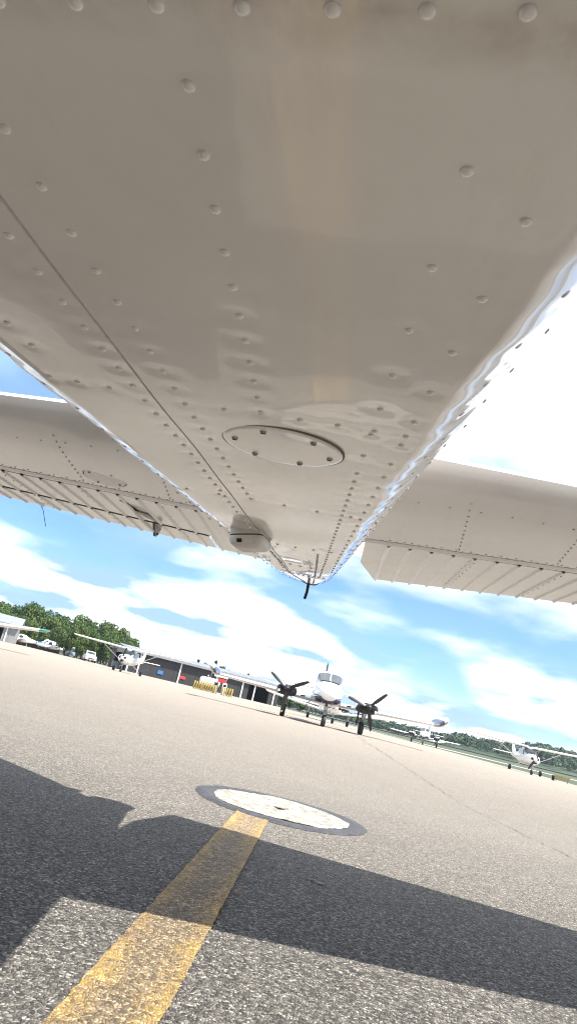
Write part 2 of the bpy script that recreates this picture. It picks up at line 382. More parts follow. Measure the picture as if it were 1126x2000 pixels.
yf = -.96
for k in range(-3, 4): 
    x = .019+.047*k
    if abs(x) < .13: rv.append((x, yf))
for k in range(-2, 3): rv.append((.012+.036*k, -.56))
for k in range(-3, 4): rv.append((.005+.026*k, -.22))
for k in range(-4, 5): rv.append((.002+.014*k, .0))
for y in np.arange(-.5, .45, .022): rv.append((half_w(y)*.55, float(y))); rv.append((-half_w(y)*.55, float(y)))
rv = [(x, y) for x, y in rv if abs(x) < half_w(y)+.018*corner_k(y) and not ((x-.042)**2/.065**2+(y+1.255)**2/.075**2 < 1)]
RV = np.array(rv)
def dent(x, y):
    z = 0.0
    d2 = (RV[:, 0]-x)**2+(RV[:, 1]-y)**2; d2 = d2[d2 < .0016]
    if len(d2): z += .00055*np.exp(-d2/(.0105**2)).sum()
    z += .0009*math.sin(17*x+3.1*y+.6)*math.sin(11*y+1.3)+.0005*math.sin(31*x-9*y)+.00045*math.sin(26*y+13*x+2)
    return z
ys = list(np.arange(-5.8, -2.0, .2)) + list(np.arange(-2.0, -1.8, .04)) + list(np.arange(-1.8, -.9, .0058)) + list(np.arange(-.9, .0, .012)) + list(np.arange(0, .5, .03)) + [.5]
NB1, NB2 = 26, 44
secs = []
for y in ys:
    w, sw, zb, zt = half_w(y), side_w(y), belly_z(y), top_z(y); xs = SEAM(y); ring = []
    fine = -1.8 <= y <= .02
    def bz(x): return zb + crown(x, w) + (dent(x, y) if fine else 0) - (.0008 if y < -1.703 else 0)
    sx = max(-w*.8, xs)
    g = .0013
    for x in np.linspace(-w, sx-g, NB1): ring.append((x, y, bz(x)))
    dp = .004 if -1.8 <= y <= -.12 else 0
    ring += [(sx-g*.8, y, bz(sx)+dp), (sx+g*.8, y, bz(sx)+dp)]
    for x in np.linspace(sx+g, w, NB2): ring.append((x, y, bz(x)))
    kc = corner_k(y)
    H = zt-zb; half = []
    wv = corner_wave(y)
    left = []
    for cs_, out in ((CORNER, half), (CORNL, left)):
        kc = corner_k(y)*(1 if cs_ is CORNER else left_k(y))
        for dx, dz in cs_: out.append((w+dx*kc+(wv*(1 if dx > .004 else .5) if fine else 0), zb+CR+dz*kc))
    for out in (half, left):
        x0, z0 = out[-1]
        for t in (.12, .25, .38, .5): out.append((x0+(sw-x0)*math.sin(t/.5*math.pi/2), zb+(z0-zb)+(H*.5-(z0-zb))*t/.5))
        for a in (15, 30, 45, 60, 75): out.append((sw*math.cos(R(a))**.75, zb+H*.5+H*.5*math.sin(R(a))**.9))
    ring += [(x, y, z) for x, z in half] + [(0, y, zt)] + [(-x, y, z) for x, z in left[::-1]]
    secs.append(ring)
tail = MB().loft(secs).build('fuselage', PAINT, plane, True, 50)
# rivets
def rivet_mesh(r=.0028, h=.0019, seg=12):
    mb = MB(); pr = [(r, .0002), (r*.86, -h*.55), (r*.5, -h*.92), (r*.12, -h)]
    mb.loft([[(q*math.cos(2*math.pi*k/seg), q*math.sin(2*math.pi*k/seg), z) for k in range(seg)] for q, z in pr])
    me = bpy.data.meshes.new('rivet'); me.from_pydata(mb.v, [], mb.f); bm = bmesh.new(); bm.from_mesh(me); bmesh.ops.recalc_face_normals(bm, faces=bm.faces); bm.to_mesh(me); bm.free()
    me.shade_smooth(); me.materials.append(PAINT); return me
RM = rivet_mesh()
CAML = Mloc.transposed() @ (Vector((0, 0, CAM_H))-O)
def slope(y): return math.atan(.118 if y < 0 else .166)
order = sorted(rv, key=lambda p: (p[0]-CAML.x)**2+(p[1]-CAML.y)**2)
small = MB()
def add_small(mb, p, r, nrm, h):
    nrm = Vector(nrm).normalized(); u = nrm.orthogonal().normalized(); w = nrm.cross(u); p = Vector(p)
    mb.loft([[p+u*q*math.cos(2*math.pi*k/6)+w*q*math.sin(2*math.pi*k/6)+nrm*z for k in range(6)] for q, z in ((r, -.0005), (r*.8, h*.7), (r*.25, h))])
for i, (x, y) in enumerate(order):
    z, sx_ = under(x, y)
    if abs(x) < half_w(y): z += dent(x, y)-(.0008 if y < -1.703 else 0)
    if i < 230 and y < -.55:
        o = link('rivet', RM, tail); o.location = (x, y, z); o.rotation_euler = (slope(y), -math.atan(sx_), 0)
    else: add_small(small, (x, y, z), .0031, (sx_, .12, -1), .0016)
for y in np.arange(-1.75, .4, .062):                                           # rows along the rounded lower corners and the sides
    w, zb, kc = half_w(y)+corner_wave(y), belly_z(y)+CR, corner_k(y)
    for s in (-1, 1):
        kc = corner_k(y)*(1 if s == 1 else left_k(y))
        r1, r2 = ((.024, .0158), (.045, .0425)) if s == 1 else ((.020, .0055), (.034, .0108)); n1_ = (s*.72, 0, -.69) if s == 1 else (s*.33, 0, -.94)
        add_small(small, (s*(w+r1[0]*kc), y, zb+r1[1]*kc), .0029, n1_, .0008)
        if y > -1.0: add_small(small, (s*(w+r1[0]*kc), y+.031, zb+r1[1]*kc), .0030, n1_, .0012)
        if s == 1: add_small(small, (s*(w+r2[0]*kc), y+.02, zb+r2[1]*kc), .0026, (s*.80, 0, -.6), .0005)
tag(small.build('rivet_rows', RIVET, tail), kind='stuff')
# round inspection plate with six screws
PCX, PCY = .040, -1.256
sl = slope(PCY)
plate = MB().lathe([(.054, -.0017), (.0572, -.0016), (.0586, -.0009), (.0588, .003)], n=64).build('inspection_plate', PAINT, plane, True, 30)
plate.location = (PCX, PCY, belly_z(PCY)+.0002); plate.rotation_euler = (sl, 0, 0)
MB().lathe([(.0587, .0012), (.0592, -.0007), (.0601, -.0007), (.0606, .0012)], n=64).build('plate_gasket', simple('aged_gasket', (.16, .14, .12), .7), plate, True)
for k in range(6):
    a = R(12+60*k); sc = MB().lathe([(.0005, -.0036), (.0022, -.0032), (.0034, -.0020), (.0037, -.0012)], n=14); so = sc.build('screw', STEEL, plate, True); so.location = (.047*math.cos(a), .047*math.sin(a), 0)
    MB().box(-.0021, .0021, -.0006, .0006, -.0039, -.0032).build('screw_slot', DARK, plate).location = (.047*math.cos(a), .047*math.sin(a), 0)
# vent housing on the left of the belly, a rounded box with a square opening
hx, hy = -.070, -.63; hz = belly_z(hy)
def rrect(x0, x1, y0, y1, r, z, n=5):
    p = []
    for cx, cy, a0 in ((x1-r, y1-r, 0), (x0+r, y1-r, 90), (x0+r, y0+r, 180), (x1-r, y0+r, 270)):
        for k in range(n+1): a = R(a0+90*k/n); p.append((cx+r*math.cos(a), cy+r*math.sin(a), z))
    return p
hs = [rrect(-.047, .047, -.075, .085, .022, .03), rrect(-.047, .047, -.075, .085, .022, -.014), rrect(-.0455, .0455, -.073, .083, .022, -.0145)]
hous = MB().loft(hs).build('vent_housing', CAST, plane, True, 40); hous.location = (hx, hy, hz); hous.rotation_euler = (sl, R(-9), R(-6)); hous.scale = (.66, .66, .56)
MB().loft([rrect(-.0462, .0462, -.0742, .0842, .022, -.0143), rrect(-.0462, .0462, -.0742, .0842, .022, -.019)]).build('black_gasket', BLACK, hous)
MB().loft([rrect(-.048, .048, -.0765, .0865, .023, -.0188), rrect(-.0485, .0485, -.077, .087, .024, -.030), rrect(-.046, .046, -.074, .084, .024, -.042), rrect(-.038, .038, -.064, .074, .024, -.049)]).build('vent_cover', CAST, hous, True, 40)
MB().box(-.022, -.008, -.0785, -.0755, -.043, -.031).build('square_opening', DARK, hous)
# tail end: dark rim and tie-down ring
rim = [(x, y, z) for x, y, z in secs[-1]]
cxr, czr = 0.0, sum(p[2] for p in rim)/len(rim)
MB().loft([[(x*1.05, .494, czr+(z-czr)*1.05) for x, y, z in rim], [(x*1.06, .512, czr+(z-czr)*1.06) for x, y, z in rim], [(x*.8, .516, czr+(z-czr)*.8) for x, y, z in rim]]).build('tail_rim', BLACK, plane, True)
MB().tube([(-.006, .475, belly_z(.475)+.02), (-.006, .478, belly_z(.475)-.03), (-.010, .49, belly_z(.475)-.052)], .0052, 8).build('tie_down_ring', BLACK, plane, True)
MB().loft([[(x*.8, .514, czr+(z-czr)*.8) for x, y, z in rim], [(x*.7, .535, czr+(z-czr)*.7+.004) for x, y, z in rim], [(x*.3, .55, czr+(z-czr)*.3+.008) for x, y, z in rim]]).build('tail_light', GLASS, plane, True)

# --- horizontal tail
DIH = .0277
def air(x, yl, ch, z, th, tail_cut=None, n=9):
    # closed airfoil section in y-z at span position x; returns ring
    top = []; bot = []
    for k in range(n):
        t = (1-math.cos(math.pi*k/(n-1)))/2
        h = 5*th*(.2969*math.sqrt(t)-.126*t-.3516*t*t+.2843*t**3-.1*t**4)
        top.append((x, yl+ch*t, z+h)); bot.append((x, yl+ch*t, z-h))
    return top + bot[::-1][:-1][1:] if False else top + bot[-2:0:-1]
YL, SWL, YE, SWT = -.6124, .148, .602, .145
def stab_profile(x, s):
    a = abs(x); yl = YL+SWL*a; zz = DIH*a+.018; th = .042-.011*a/1.7; ring = []
    yh = -.006
    for k in range(11):                                    # lower side from hinge to nose, upper side back
        t = 1-k/10; t = t*t if k > 3 else t
        ring.append((t, -1))
    pts = []
    L = yh-yl
    ts = [1, .85, .7, .5, .33, .2, .11, .05, .015, 0]
    for t in ts: pts.append((x, yl+L*t, zz-th*math.sqrt(max(0, 1-(1-min(1, t/.4))**2))*(1-.28*max(0, t-.4)/.6)))
    for t in ts[-2::-1]: pts.append((x, yl+L*t, zz+th*math.sqrt(max(0, 1-(1-min(1, t/.4))**2))*(1-.28*max(0, t-.4)/.6)))
    return pts
def stab_low(x, y):
    a = abs(x); yl = YL+SWL*a; t = (y-yl)/(-.006-yl); th = .042-.011*a/1.7
    return DIH*a+.018-th*math.sqrt(max(0, 1-(1-min(1, t/.4))**2))*(1-.28*max(0, t-.4)/.6)
def elev_half(x, y):                                        # elevator half thickness: thick nose, thin edge
    te = YE-SWT*abs(x); t = min(1, max(0, y/te)); return .026*(1-t)+.004
def elev_ring(x, y0, y1):
    a = abs(x); zz = DIH*a+.018; pts = []
    for y in np.linspace(y1, y0, 5): pts.append((x, y, zz-elev_half(x, y)))
    pts.append((x, y0-.010, zz)) if y0 < .05 else None
    for y in np.linspace(y0, y1, 5): pts.append((x, y, zz+elev_half(x, y)))
    return pts
SPAN = 1.72
stab_small = {}
for s in (-1, 1):
    xs = np.linspace(.06, SPAN, 9)
    secs_s = [stab_profile(s*x, s) for x in xs]
    tip = [(s*(SPAN+.03), y*.96-.01, DIH*SPAN+.018+(z-(DIH*SPAN+.018))*.35) for x, y, z in secs_s[-1]]
    st = MB().loft(secs_s+[tip]).build('horizontal_stabilizer', PAINT, plane, True, 60)
    # hinge shadow strip and hinge fittings
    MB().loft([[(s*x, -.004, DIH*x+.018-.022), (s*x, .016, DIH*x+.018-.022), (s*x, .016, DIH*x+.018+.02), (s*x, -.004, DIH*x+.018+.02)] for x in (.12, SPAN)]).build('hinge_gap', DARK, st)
    lip = MB().loft([[(s*x, -.030, stab_low(s*x, -.030)-.0008), (s*x, -.004, stab_low(s*x, -.008)-.0036), (s*x, .003, stab_low(s*x, -.008)-.0030), (s*x, -.004, stab_low(s*x, -.008)+.002)] for x in (.14, SPAN)]).build('trailing_lip', PAINT, st)
    sm = MB()
    for x in np.arange(.20, SPAN, .020): add_small(sm, (s*x, -.034-.014*(int(x*1000/20) % 2), stab_low(s*x, -.04)), .0030, (0, 0, -1), .0022)
    for xr in (.36, .62, .95, 1.25, 1.55):
        for k, y in enumerate(np.linspace(YL+SWL*xr+.12, -.06, 11)): add_small(sm, (s*(xr+.05*k/11), y, stab_low(s*xr, y)), .0028, (0, 0, -1), .0018)
    for x in np.arange(.25, SPAN, .07): add_small(sm, (s*x, YL+SWL*x+.16+.01*math.sin(9*x), stab_low(s*x, YL+SWL*x+.16)), .0026, (0, 0, -1), .0016)
    tag(sm.build('rivet_rows', RIVET, st), kind='stuff')
    # elevator
    if s == 1:
        pieces = [[(x, .018, YE-SWT*x) for x in (.19+.0, .26, .6, 1.0, 1.4, SPAN)]]
    ea = []
    if s == 1:
        for x in np.linspace(.155, SPAN, 9): ea.append(elev_ring(x, .014, YE-SWT*x if x > .2 else YE-SWT*.2-.10))
        # cut-away inboard corner
        ea[0] = elev_ring(.155, .014, .30); ea.insert(1, elev_ring(.215, .014, YE-SWT*.215))
        el = MB().loft(ea).build('elevator', PAINT, plane, True, 35)
        tabline = None
    else:
        # tab runs from x=.362 outboard: the elevator in front of it is shorter
        GAPY = lambda a: .347-.135*(a-.362)
        for x in (.13, .145, .28, .355): ea.append(elev_ring(-x, .014, .30 if x == .13 else YE-SWT*x))
        for x in (.3551, .7, 1.05, 1.18): ea.append(elev_ring(-x, .014, GAPY(max(.362, x))))
        for x in (1.1801, 1.45, SPAN): ea.append(elev_ring(-x, .014, YE-SWT*x))
        el = MB().loft(ea).build('elevator', PAINT, plane, True, 35)
        tr = [elev_ring(-x, GAPY(x)+.011, YE-SWT*x) for x in (.366, .6, .9, 1.172)]
        tab = MB().loft(tr).build('trim_tab', PAINT, el, True, 35)
        MB().loft([[(-x, GAPY(x)-.005, DIH*x+.018-elev_half(x, GAPY(x))-.0010), (-x, GAPY(x)+.013, DIH*x+.018-elev_half(x, GAPY(x)+.013)-.0006), (-x, GAPY(x)+.014, DIH*x+.018+.008), (-x, GAPY(x)-.003, DIH*x+.018+.008)] for x in (.362, 1.176)]).build('tab_hinge', DARK, el)
    # pressed stiffening beads, each one a raised strip
    for k in range(25):
        x = .222+.0605*k
        if x > SPAN-.02: break
        def bead(y0, y1, par):
            mbb = MB(); sc = []
            for y in np.linspace(y0, y1, 4):
                z = DIH*x+.018-elev_half(x, y); q = .0062
                sc.append([(s*(x-q), y, z+.001), (s*(x-q*.5), y, z-.0040), (s*x, y, z-.0052), (s*(x+q*.5), y, z-.0040), (s*(x+q), y, z+.001)])
            return mbb.loft(sc).build('bead', BEAD, par, True, 80)
        te = YE-SWT*x+.004
        if s == -1 and .37 < x < 1.17: bead(.018, GAPY(x)-.002, el); bead(GAPY(x)+.013, te, el)
        else: bead(.018, te, el)
        add_small_mb = MB(); add_small(add_small_mb, (s*x, .013, DIH*x+.018-.028), .006, (0, 0, -1), .003); add_small_mb.build('hinge_pin', DARK, el)
    sm = MB()
    for xr in (.455, .70, .95, 1.30):
        for k in range(8):
            for dx in (0, .016): y = .06+.055*k; add_small(sm, (s*(xr+dx), y+dx*.6, DIH*xr+.018-elev_half(xr, y)), .0024, (0, 0, -1), .0016)
    tag(sm.build('rivet_rows', RIVET, el), kind='stuff')
    if s == -1: elL, stL = el, st
# trim tab pushrod and slot on the left elevator
zx = lambda x, y: DIH*x+.018-elev_half(x, y)
MB().loft([[(-.600, .085, zx(.6, .085)-.0012), (-.582, .085, zx(.58, .085)-.0012), (-.557, .225, zx(.56, .225)-.0012), (-.567, .225, zx(.57, .225)-.0012)], [(-.600, .085, zx(.6, .085)+.006), (-.582, .085, zx(.58, .085)+.006), (-.557, .225, zx(.56, .225)+.006), (-.567, .225, zx(.57, .225)+.006)]]).build('pushrod_slot', DARK, elL)
MB().tube([(-.585, .10, zx(.58, .1)+.004), (-.566, .23, zx(.56, .23)-.018), (-.552, .385, zx(.55, .385)-.024)], .0042, 8).build('trim_pushrod', PAINT, elL, True)
horn = MB(); horn.loft([[(-.556, .33, zx(.55, .33)-.001), (-.556, .42, zx(.55, .42)+.001), (-.556, .385, zx(.55, .385)-.036), (-.556, .375, zx(.55, .375)-.036)], [(-.547, .33, zx(.55, .33)-.001), (-.547, .42, zx(.55, .42)+.001), (-.547, .385, zx(.55, .385)-.036), (-.547, .375, zx(.55, .375)-.036)]]).build('tab_horn', STEEL, elL)
MB().lathe([(.0001, -.008), (.004, -.008), (.004, .008), (.0001, .008)], 'x', (-.5515, .382, zx(.55, .382)-.027), 10).build('horn_bolt', BLACK, elL, True)
MB().loft([[(-.59, .17, zx(.58, .17)-.001), (-.55, .26, zx(.55, .26)-.001), (-.527, .29, zx(.53, .29)-.001), (-.535, .20, zx(.54, .2)-.001)], [(-.59, .17, zx(.58, .17)-.004), (-.55, .26, zx(.55, .26)-.004), (-.527, .29, zx(.53, .29)-.004), (-.535, .20, zx(.54, .2)-.004)]]).build('reinforcement_plate', STEEL, elL)
ipx, ipy = -.575, -.135
ip = MB().lathe([(.054, -.0028), (.0575, -.0026), (.0585, .003)], n=40).build('inspection_plate', PAINT, stL, True, 30); ip.location = (ipx, ipy, stab_low(ipx, ipy)+.0005); ip.rotation_euler = (R(-2.2), 0, 0)
MB().lathe([(.0585, .001), (.0595, -.0012), (.0612, -.0012), (.062, .001)], n=40).build('plate_gasket', SEALANT, ip)
for k in range(4):
    a = R(40+90*k); q = MB(); add_small(q, (.046*math.cos(a), .046*math.sin(a), -.0028), .0042, (0, 0, -1), .003); q.build('screw', STEEL, ip)
MB().tube([(-1.01, YE-SWT*1.01-.02, .04), (-1.012, YE-SWT*1.01+.02, .030), (-1.005, YE-SWT*1.01+.04, .0), (-.998, YE-SWT*1.01+.05, -.022)], .0012, 5).build('static_wick', BLACK, elL, True)

# --- fin and rudder (they throw the shadow at the left)
def slab(prof, t0, t1=None):                                 # swept symmetric slab from y-z outline, thickness tapering to the edges
    mb = MB(); n = len(prof); c = (sum(p[0] for p in prof)/n, sum(p[1] for p in prof)/n)
    L = [[(s*t, c[0]+(y-c[0])*k, c[1]+(z-c[1])*k) for y, z in prof] for s, t, k in ((-1, t0, .82), (-1, .004, 1), (1, .004, 1), (1, t0, .82))]
    return mb.loft(L)
slab([(-1.35, .42), (-.75, .40), (.10, .12), (.20, .13), (.33, 1.42), (-.02, 1.45), (-.40, .86), (-.62, .66)], .04).build('fin', PAINT, plane, True, 30)
rud = slab([(.215, .10), (.435, .10), (.455, .18), (.52, .52), (.60, 1.15), (.635, 1.47), (.345, 1.45)], .028).build('rudder', PAINT, plane, True, 30)
slab([(.30, -.02), (.50, -.03), (.555, .02), (.54, .075), (.30, .09)], .06).build('tail_fairing', PAINT, plane, True, 30)
# --- wing, struts, gear, cowl, propeller (behind the camera)
def wing_mesh(mb, st):                                        # st: (x, yLE, chord, z, thick)
    return mb.loft([air(*q) for q in st])
for s in (-1, 1):
    wg = wing_mesh(MB(), [(s*.3, -4.85, 1.62, 1.12, .17), (s*2.6, -4.85, 1.62, 1.18, .17), (s*5.4, -4.70, 1.14, 1.27, .12), (s*5.5, -4.55, .9, 1.275, .05)]).build('wing', WHITE, plane, True, 40)
    MB().tube([(s*.5, -4.35, -.25), (s*2.55, -4.4, 1.05)], .05, 8, .5).build('strut', WHITE, plane, True)
    MB().tube([(s*.4, -3.85, -.32), (s*.9, -3.85, -.62), (s*1.25, -3.85, -.80)], [.05, .04, .03], 8, .5).build('gear_leg', WHITE, plane, True)
    MB().lathe([(.07, -.075), (.17, -.075), (.2, -.04), (.2, .04), (.17, .075), (.07, .075)], 'x', (s*1.30, -3.85, -.79), 20).build('wheel', BLACK, plane, True)
    MB().box(s*.47, s*.548, -4.0, -3.2, .45, .95).build('side_window', GLASS, plane)
MB().lathe([(.07, -.07), (.15, -.07), (.18, -.035), (.18, .035), (.15, .07), (.07, .07)], 'x', (0, -5.4, -.81), 20).build('wheel', BLACK, plane, True)
MB().tube([(0, -5.35, -.3), (0, -5.4, -.8)], .04, 8).build('nose_strut', WHITE, plane, True)
MB().lathe([(.16, -5.78), (.14, -5.9), (.08, -6.02), (.0, -6.08)], 'y', (0, 0, .1), 18).build('spinner', WHITE, plane, True)
for a in (60, 240):
    c, s_ = math.cos(R(a)), math.sin(R(a)); MB().loft([[(c*r-w_*s_, -5.88-tw, .1+s_*r+w_*c), (c*r, -5.9, .1+s_*r), (c*r+w_*s_, -5.88+tw, .1+s_*r-w_*c), (c*r, -5.86, .1+s_*r)] for r, w_, tw in ((.1, .05, .03), (.4, .075, .02), (.8, .06, .01), (.95, .03, .005))]).build('propeller_blade', PROP, plane, True)

# ------------------------------------------------------------------ parked airplanes (nose towards -y of their own frame)
def sect(y, zb, zt, w, n=16, e=2.6, wt=None):
    zc = (zb+zt)/2; h = (zt-zb)/2; ring = []
    for k in range(n):
        a = 2*math.pi*k/n; c, s = math.cos(a), math.sin(a)
        ww = w if (wt is None or s < 0) else wt
        ring.append((ww*math.copysign(abs(c)**(2/e), c), y, zc+h*math.copysign(abs(s)**(2/e), s)))
    return ring
def wheel(par, x, y, r, w):
    t = MB().lathe([(r*.45, -w), (r*.86, -w), (r, -w*.55), (r, w*.55), (r*.86, w), (r*.45, w)], 'x', (x, y, r), 22).build('wheel', BLACK, par, True)
    MB().lathe([(.001, -w*.8), (r*.47, -w*.8), (r*.47, w*.8), (.001, w*.8)], 'x', (x, y, r), 16).build('hub', STEEL, t, True)
def blades(par, x, y, z, n, a0, L, mat=PROP, hub=.11, spin=WHITE, tipm=None):
    MB().lathe([(hub, y+.05), (hub, y-.04), (hub*.85, y-.16), (hub*.4, y-.28), (.001, y-.32)], 'y', (x, 0, z), 16).build('spinner', spin, par, True)
    for k in range(n):
        a = R(a0+360*k/n); c, s = math.cos(a), math.sin(a); sec = []
        for r, w, tw in ((.06, .045, .03), (.22*L, .062, .05), (.5*L, .080, .035), (.8*L, .068, .02), (.96*L, .045, .012), (L, .015, .006)):
            px, pz = x+c*r, z+s*r
            sec.append([(px-w*s, y-tw, pz+w*c), (px-.2*w*s, y-tw*.3-.018, pz+.2*w*c), (px+w*s, y+tw, pz-w*c), (px+.2*w*s, y+tw*.3+.018, pz-.2*w*c)])
        b = MB().loft(sec).build('propeller_blade', mat, par, True, 60)
        if tipm: 
            r0, r1 = L*.955, L*1.004
            MB().loft([[(x+c*r-w*s, y-.016, z+s*r+w*c), (x+c*r-.2*w*s, y-.026, z+s*r+.2*w*c), (x+c*r+w*s, y+.016, z+s*r-w*c), (x+c*r+.2*w*s, y+.026, z+s*r-.2*w*c)] for r, w in ((r0, .048), (r1, .02))]).build('blade_tip', tipm, b)
def tail_feathers(par, ys, zs, span, ch, fin, mat, finmat=None):
    for s in (-1, 1):
        MB().loft([air(*q) for q in [(s*.04, ys, ch, zs, .09), (s*span, ys+.16*ch, ch*.72, zs+.02, .07), (s*(span+.06), ys+.3*ch, ch*.5, zs+.02, .03)]]).build('stabilizer', mat, par, True, 40)
    f = MB(); n = len(fin); c = (sum(p[0] for p in fin)/n, sum(p[1] for p in fin)/n)
    f.loft([[(sg*t, c[0]+(y-c[0])*k, c[1]+(z-c[1])*k) for y, z in fin] for sg, t, k in ((-1, .045, .8), (-1, .006, 1), (1, .006, 1), (1, .045, .8))]).build('fin', finmat or mat, par, True, 30)

def high_wing(label, az, d, yaw, prop_a, group, cowl=WHITE, finmat=None):
    p = empty('high_wing_airplane', label, 'airplane', polar(az, d), yaw, group)
    MB().loft([sect(-1.95, .98, 1.42, .26, e=2.3), sect(-1.85, .86, 1.52, .42), sect(-1.2, .74, 1.58, .50), sect(-.85, .70, 1.62, .53), sect(-.45, .68, 2.02, .54, wt=.50), sect(.1, .68, 2.12, .55, wt=.52), sect(1.1, .70, 2.10, .54, wt=.50), sect(1.9, .80, 1.86, .42, wt=.36), sect(3.2, .98, 1.58, .26), sect(4.6, 1.13, 1.42, .12), sect(5.5, 1.22, 1.36, .05)]).build('fuselage', WHITE, p, True, 50)
    MB().loft([sect(-.90, 1.55, 1.66, .44, e=3), sect(-.62, 1.52, 1.90, .47, e=3.2), sect(-.40, 1.52, 2.04, .49, e=3.4)]).build('windshield', GLASS, p, True, 50)
    for s in (-1, 1):
        MB().add([(s*.556, -.35, 1.45), (s*.560, .5, 1.45), (s*.545, .5, 1.93), (s*.545, -.2, 1.93)], [(0, 1, 2, 3)]).build('side_window', GLASS, p)
        MB().add([(s*.553, .6, 1.48), (s*.546, 1.3, 1.52), (s*.535, 1.25, 1.88), (s*.542, .6, 1.93)], [(0, 1, 2, 3)]).build('side_window', GLASS, p)
        MB().lathe([(.001, -1.99), (.10, -1.985), (.11, -1.93)], 'y', (s*.22, 0, 1.27), 12).build('air_intake', DARK, p)
        MB().loft([air(*q) for q in [(s*.2, -.55, 1.62, 2.13, .17), (s*2.6, -.55, 1.62, 2.21, .17), (s*5.3, -.38, 1.15, 2.32, .12), (s*5.5, -.22, .9, 2.33, .05)]]).build('wing', WHITE, p, True, 40)
        MB().tube([(s*.52, .1, .85), (s*2.6, .15, 2.10)], .055, 8, .5).build('wing_strut', WHITE, p, True)
        MB().tube([(s*.42, .62, .74), (s*.85, .62, .45), (s*1.22, .62, .20)], [.055, .045, .035], 8, .6).build('gear_leg', WHITE, p, True)
        wheel(p, s*1.27, .62, .215, .085)
    MB().tube([(0, -1.25, .8), (0, -1.36, .2)], .045, 8).build('nose_strut', STEEL, p, True)
    wheel(p, 0, -1.38, .19, .075)
    blades(p, 0, -2.02, 1.22, 2, prop_a, .95, hub=.15, spin=cowl)
    MB().box(-.17, .17, -1.97, -1.90, .90, 1.02).build('lower_intake', DARK, p)
    tail_feathers(p, 4.55, 1.36, 1.70, 1.0, [(4.0, 1.45), (5.45, 1.33), (5.95, 2.68), (5.45, 2.70), (4.85, 1.95), (4.4, 1.62)], WHITE, finmat)
    return p
def low_wing(label, az, d, yaw, prop_a, group, body=WHITE, tipm=WHITE, upper=WHITE, finmat=None):
    p = empty('low_wing_airplane', label, 'airplane', polar(az, d), yaw, group)
    MB().loft([sect(-1.9, .88, 1.26, .28, e=2.3), sect(-1.8, .76, 1.34, .44), sect(-1.1, .66, 1.42, .54), sect(-.5, .62, 1.48, .57), sect(0, .60, 1.95, .58, wt=.46), sect(.5, .60, 2.05, .58, wt=.48), sect(1.3, .62, 2.0, .54, wt=.42), sect(2.2, .72, 1.60, .40, wt=.3), sect(3.6, .9, 1.34, .20), sect(5.2, 1.0, 1.22, .06)]).build('fuselage', body, p, True, 50)
    if upper is not WHITE: MB().loft([sect(-1.78, 1.12, 1.352, .445), sect(-1.1, 1.12, 1.435, .55), sect(-.5, 1.12, 1.495, .58), sect(1.3, 1.15, 1.50, .565), sect(2.2, 1.15, 1.45, .41)]).build('painted_band', upper, p, True, 50)
    MB().loft([sect(-.55, 1.42, 1.5, .42, e=3), sect(-.2, 1.42, 1.80, .45, e=3.2), sect(.06, 1.42, 1.97, .455, e=3.2)]).build('windshield', GLASS, p, True, 50)
    for s in (-1, 1):
        MB().add([(s*.592, .1, 1.38), (s*.595, .85, 1.38), (s*.51, .8, 1.84), (s*.51, .25, 1.84)], [(0, 1, 2, 3)]).build('side_window', GLASS, p)
        MB().loft([air(*q) for q in [(s*.2, -.35, 1.75, .74, .20), (s*1.6, -.20, 1.6, .88, .19), (s*4.5, -.15, 1.28, 1.18, .15)]]).build('wing', WHITE, p, True, 40)
        MB().loft([air(*q) for q in [(s*4.5, -.152, 1.29, 1.182, .154), (s*4.78, -.06, 1.10, 1.22, .12), (s*4.9, .12, .70, 1.26, .04)]]).build('wing_tip', tipm, p, True, 40)
        MB().tube([(s*1.5, .45, .8), (s*1.5, .5, .2)], .05, 8).build('gear_leg', STEEL, p, True)
        wheel(p, s*1.5, .5, .20, .08)
        MB().lathe([(.001, -1.945), (.10, -1.94), (.11, -1.87)], 'y', (s*.23, 0, 1.14), 12).build('air_intake', DARK, p)
    MB().tube([(0, -1.3, .7), (0, -1.4, .2)], .045, 8).build('nose_strut', STEEL, p, True); wheel(p, 0, -1.42, .19, .075)
    blades(p, 0, -1.97, 1.08, 2, prop_a, .93, hub=.15)
    tail_feathers(p, 4.4, 1.12, 1.6, .9, [(3.9, 1.25), (5.25, 1.15), (5.6, 2.2), (5.15, 2.22), (4.7, 1.65)], WHITE, finmat)
    return p
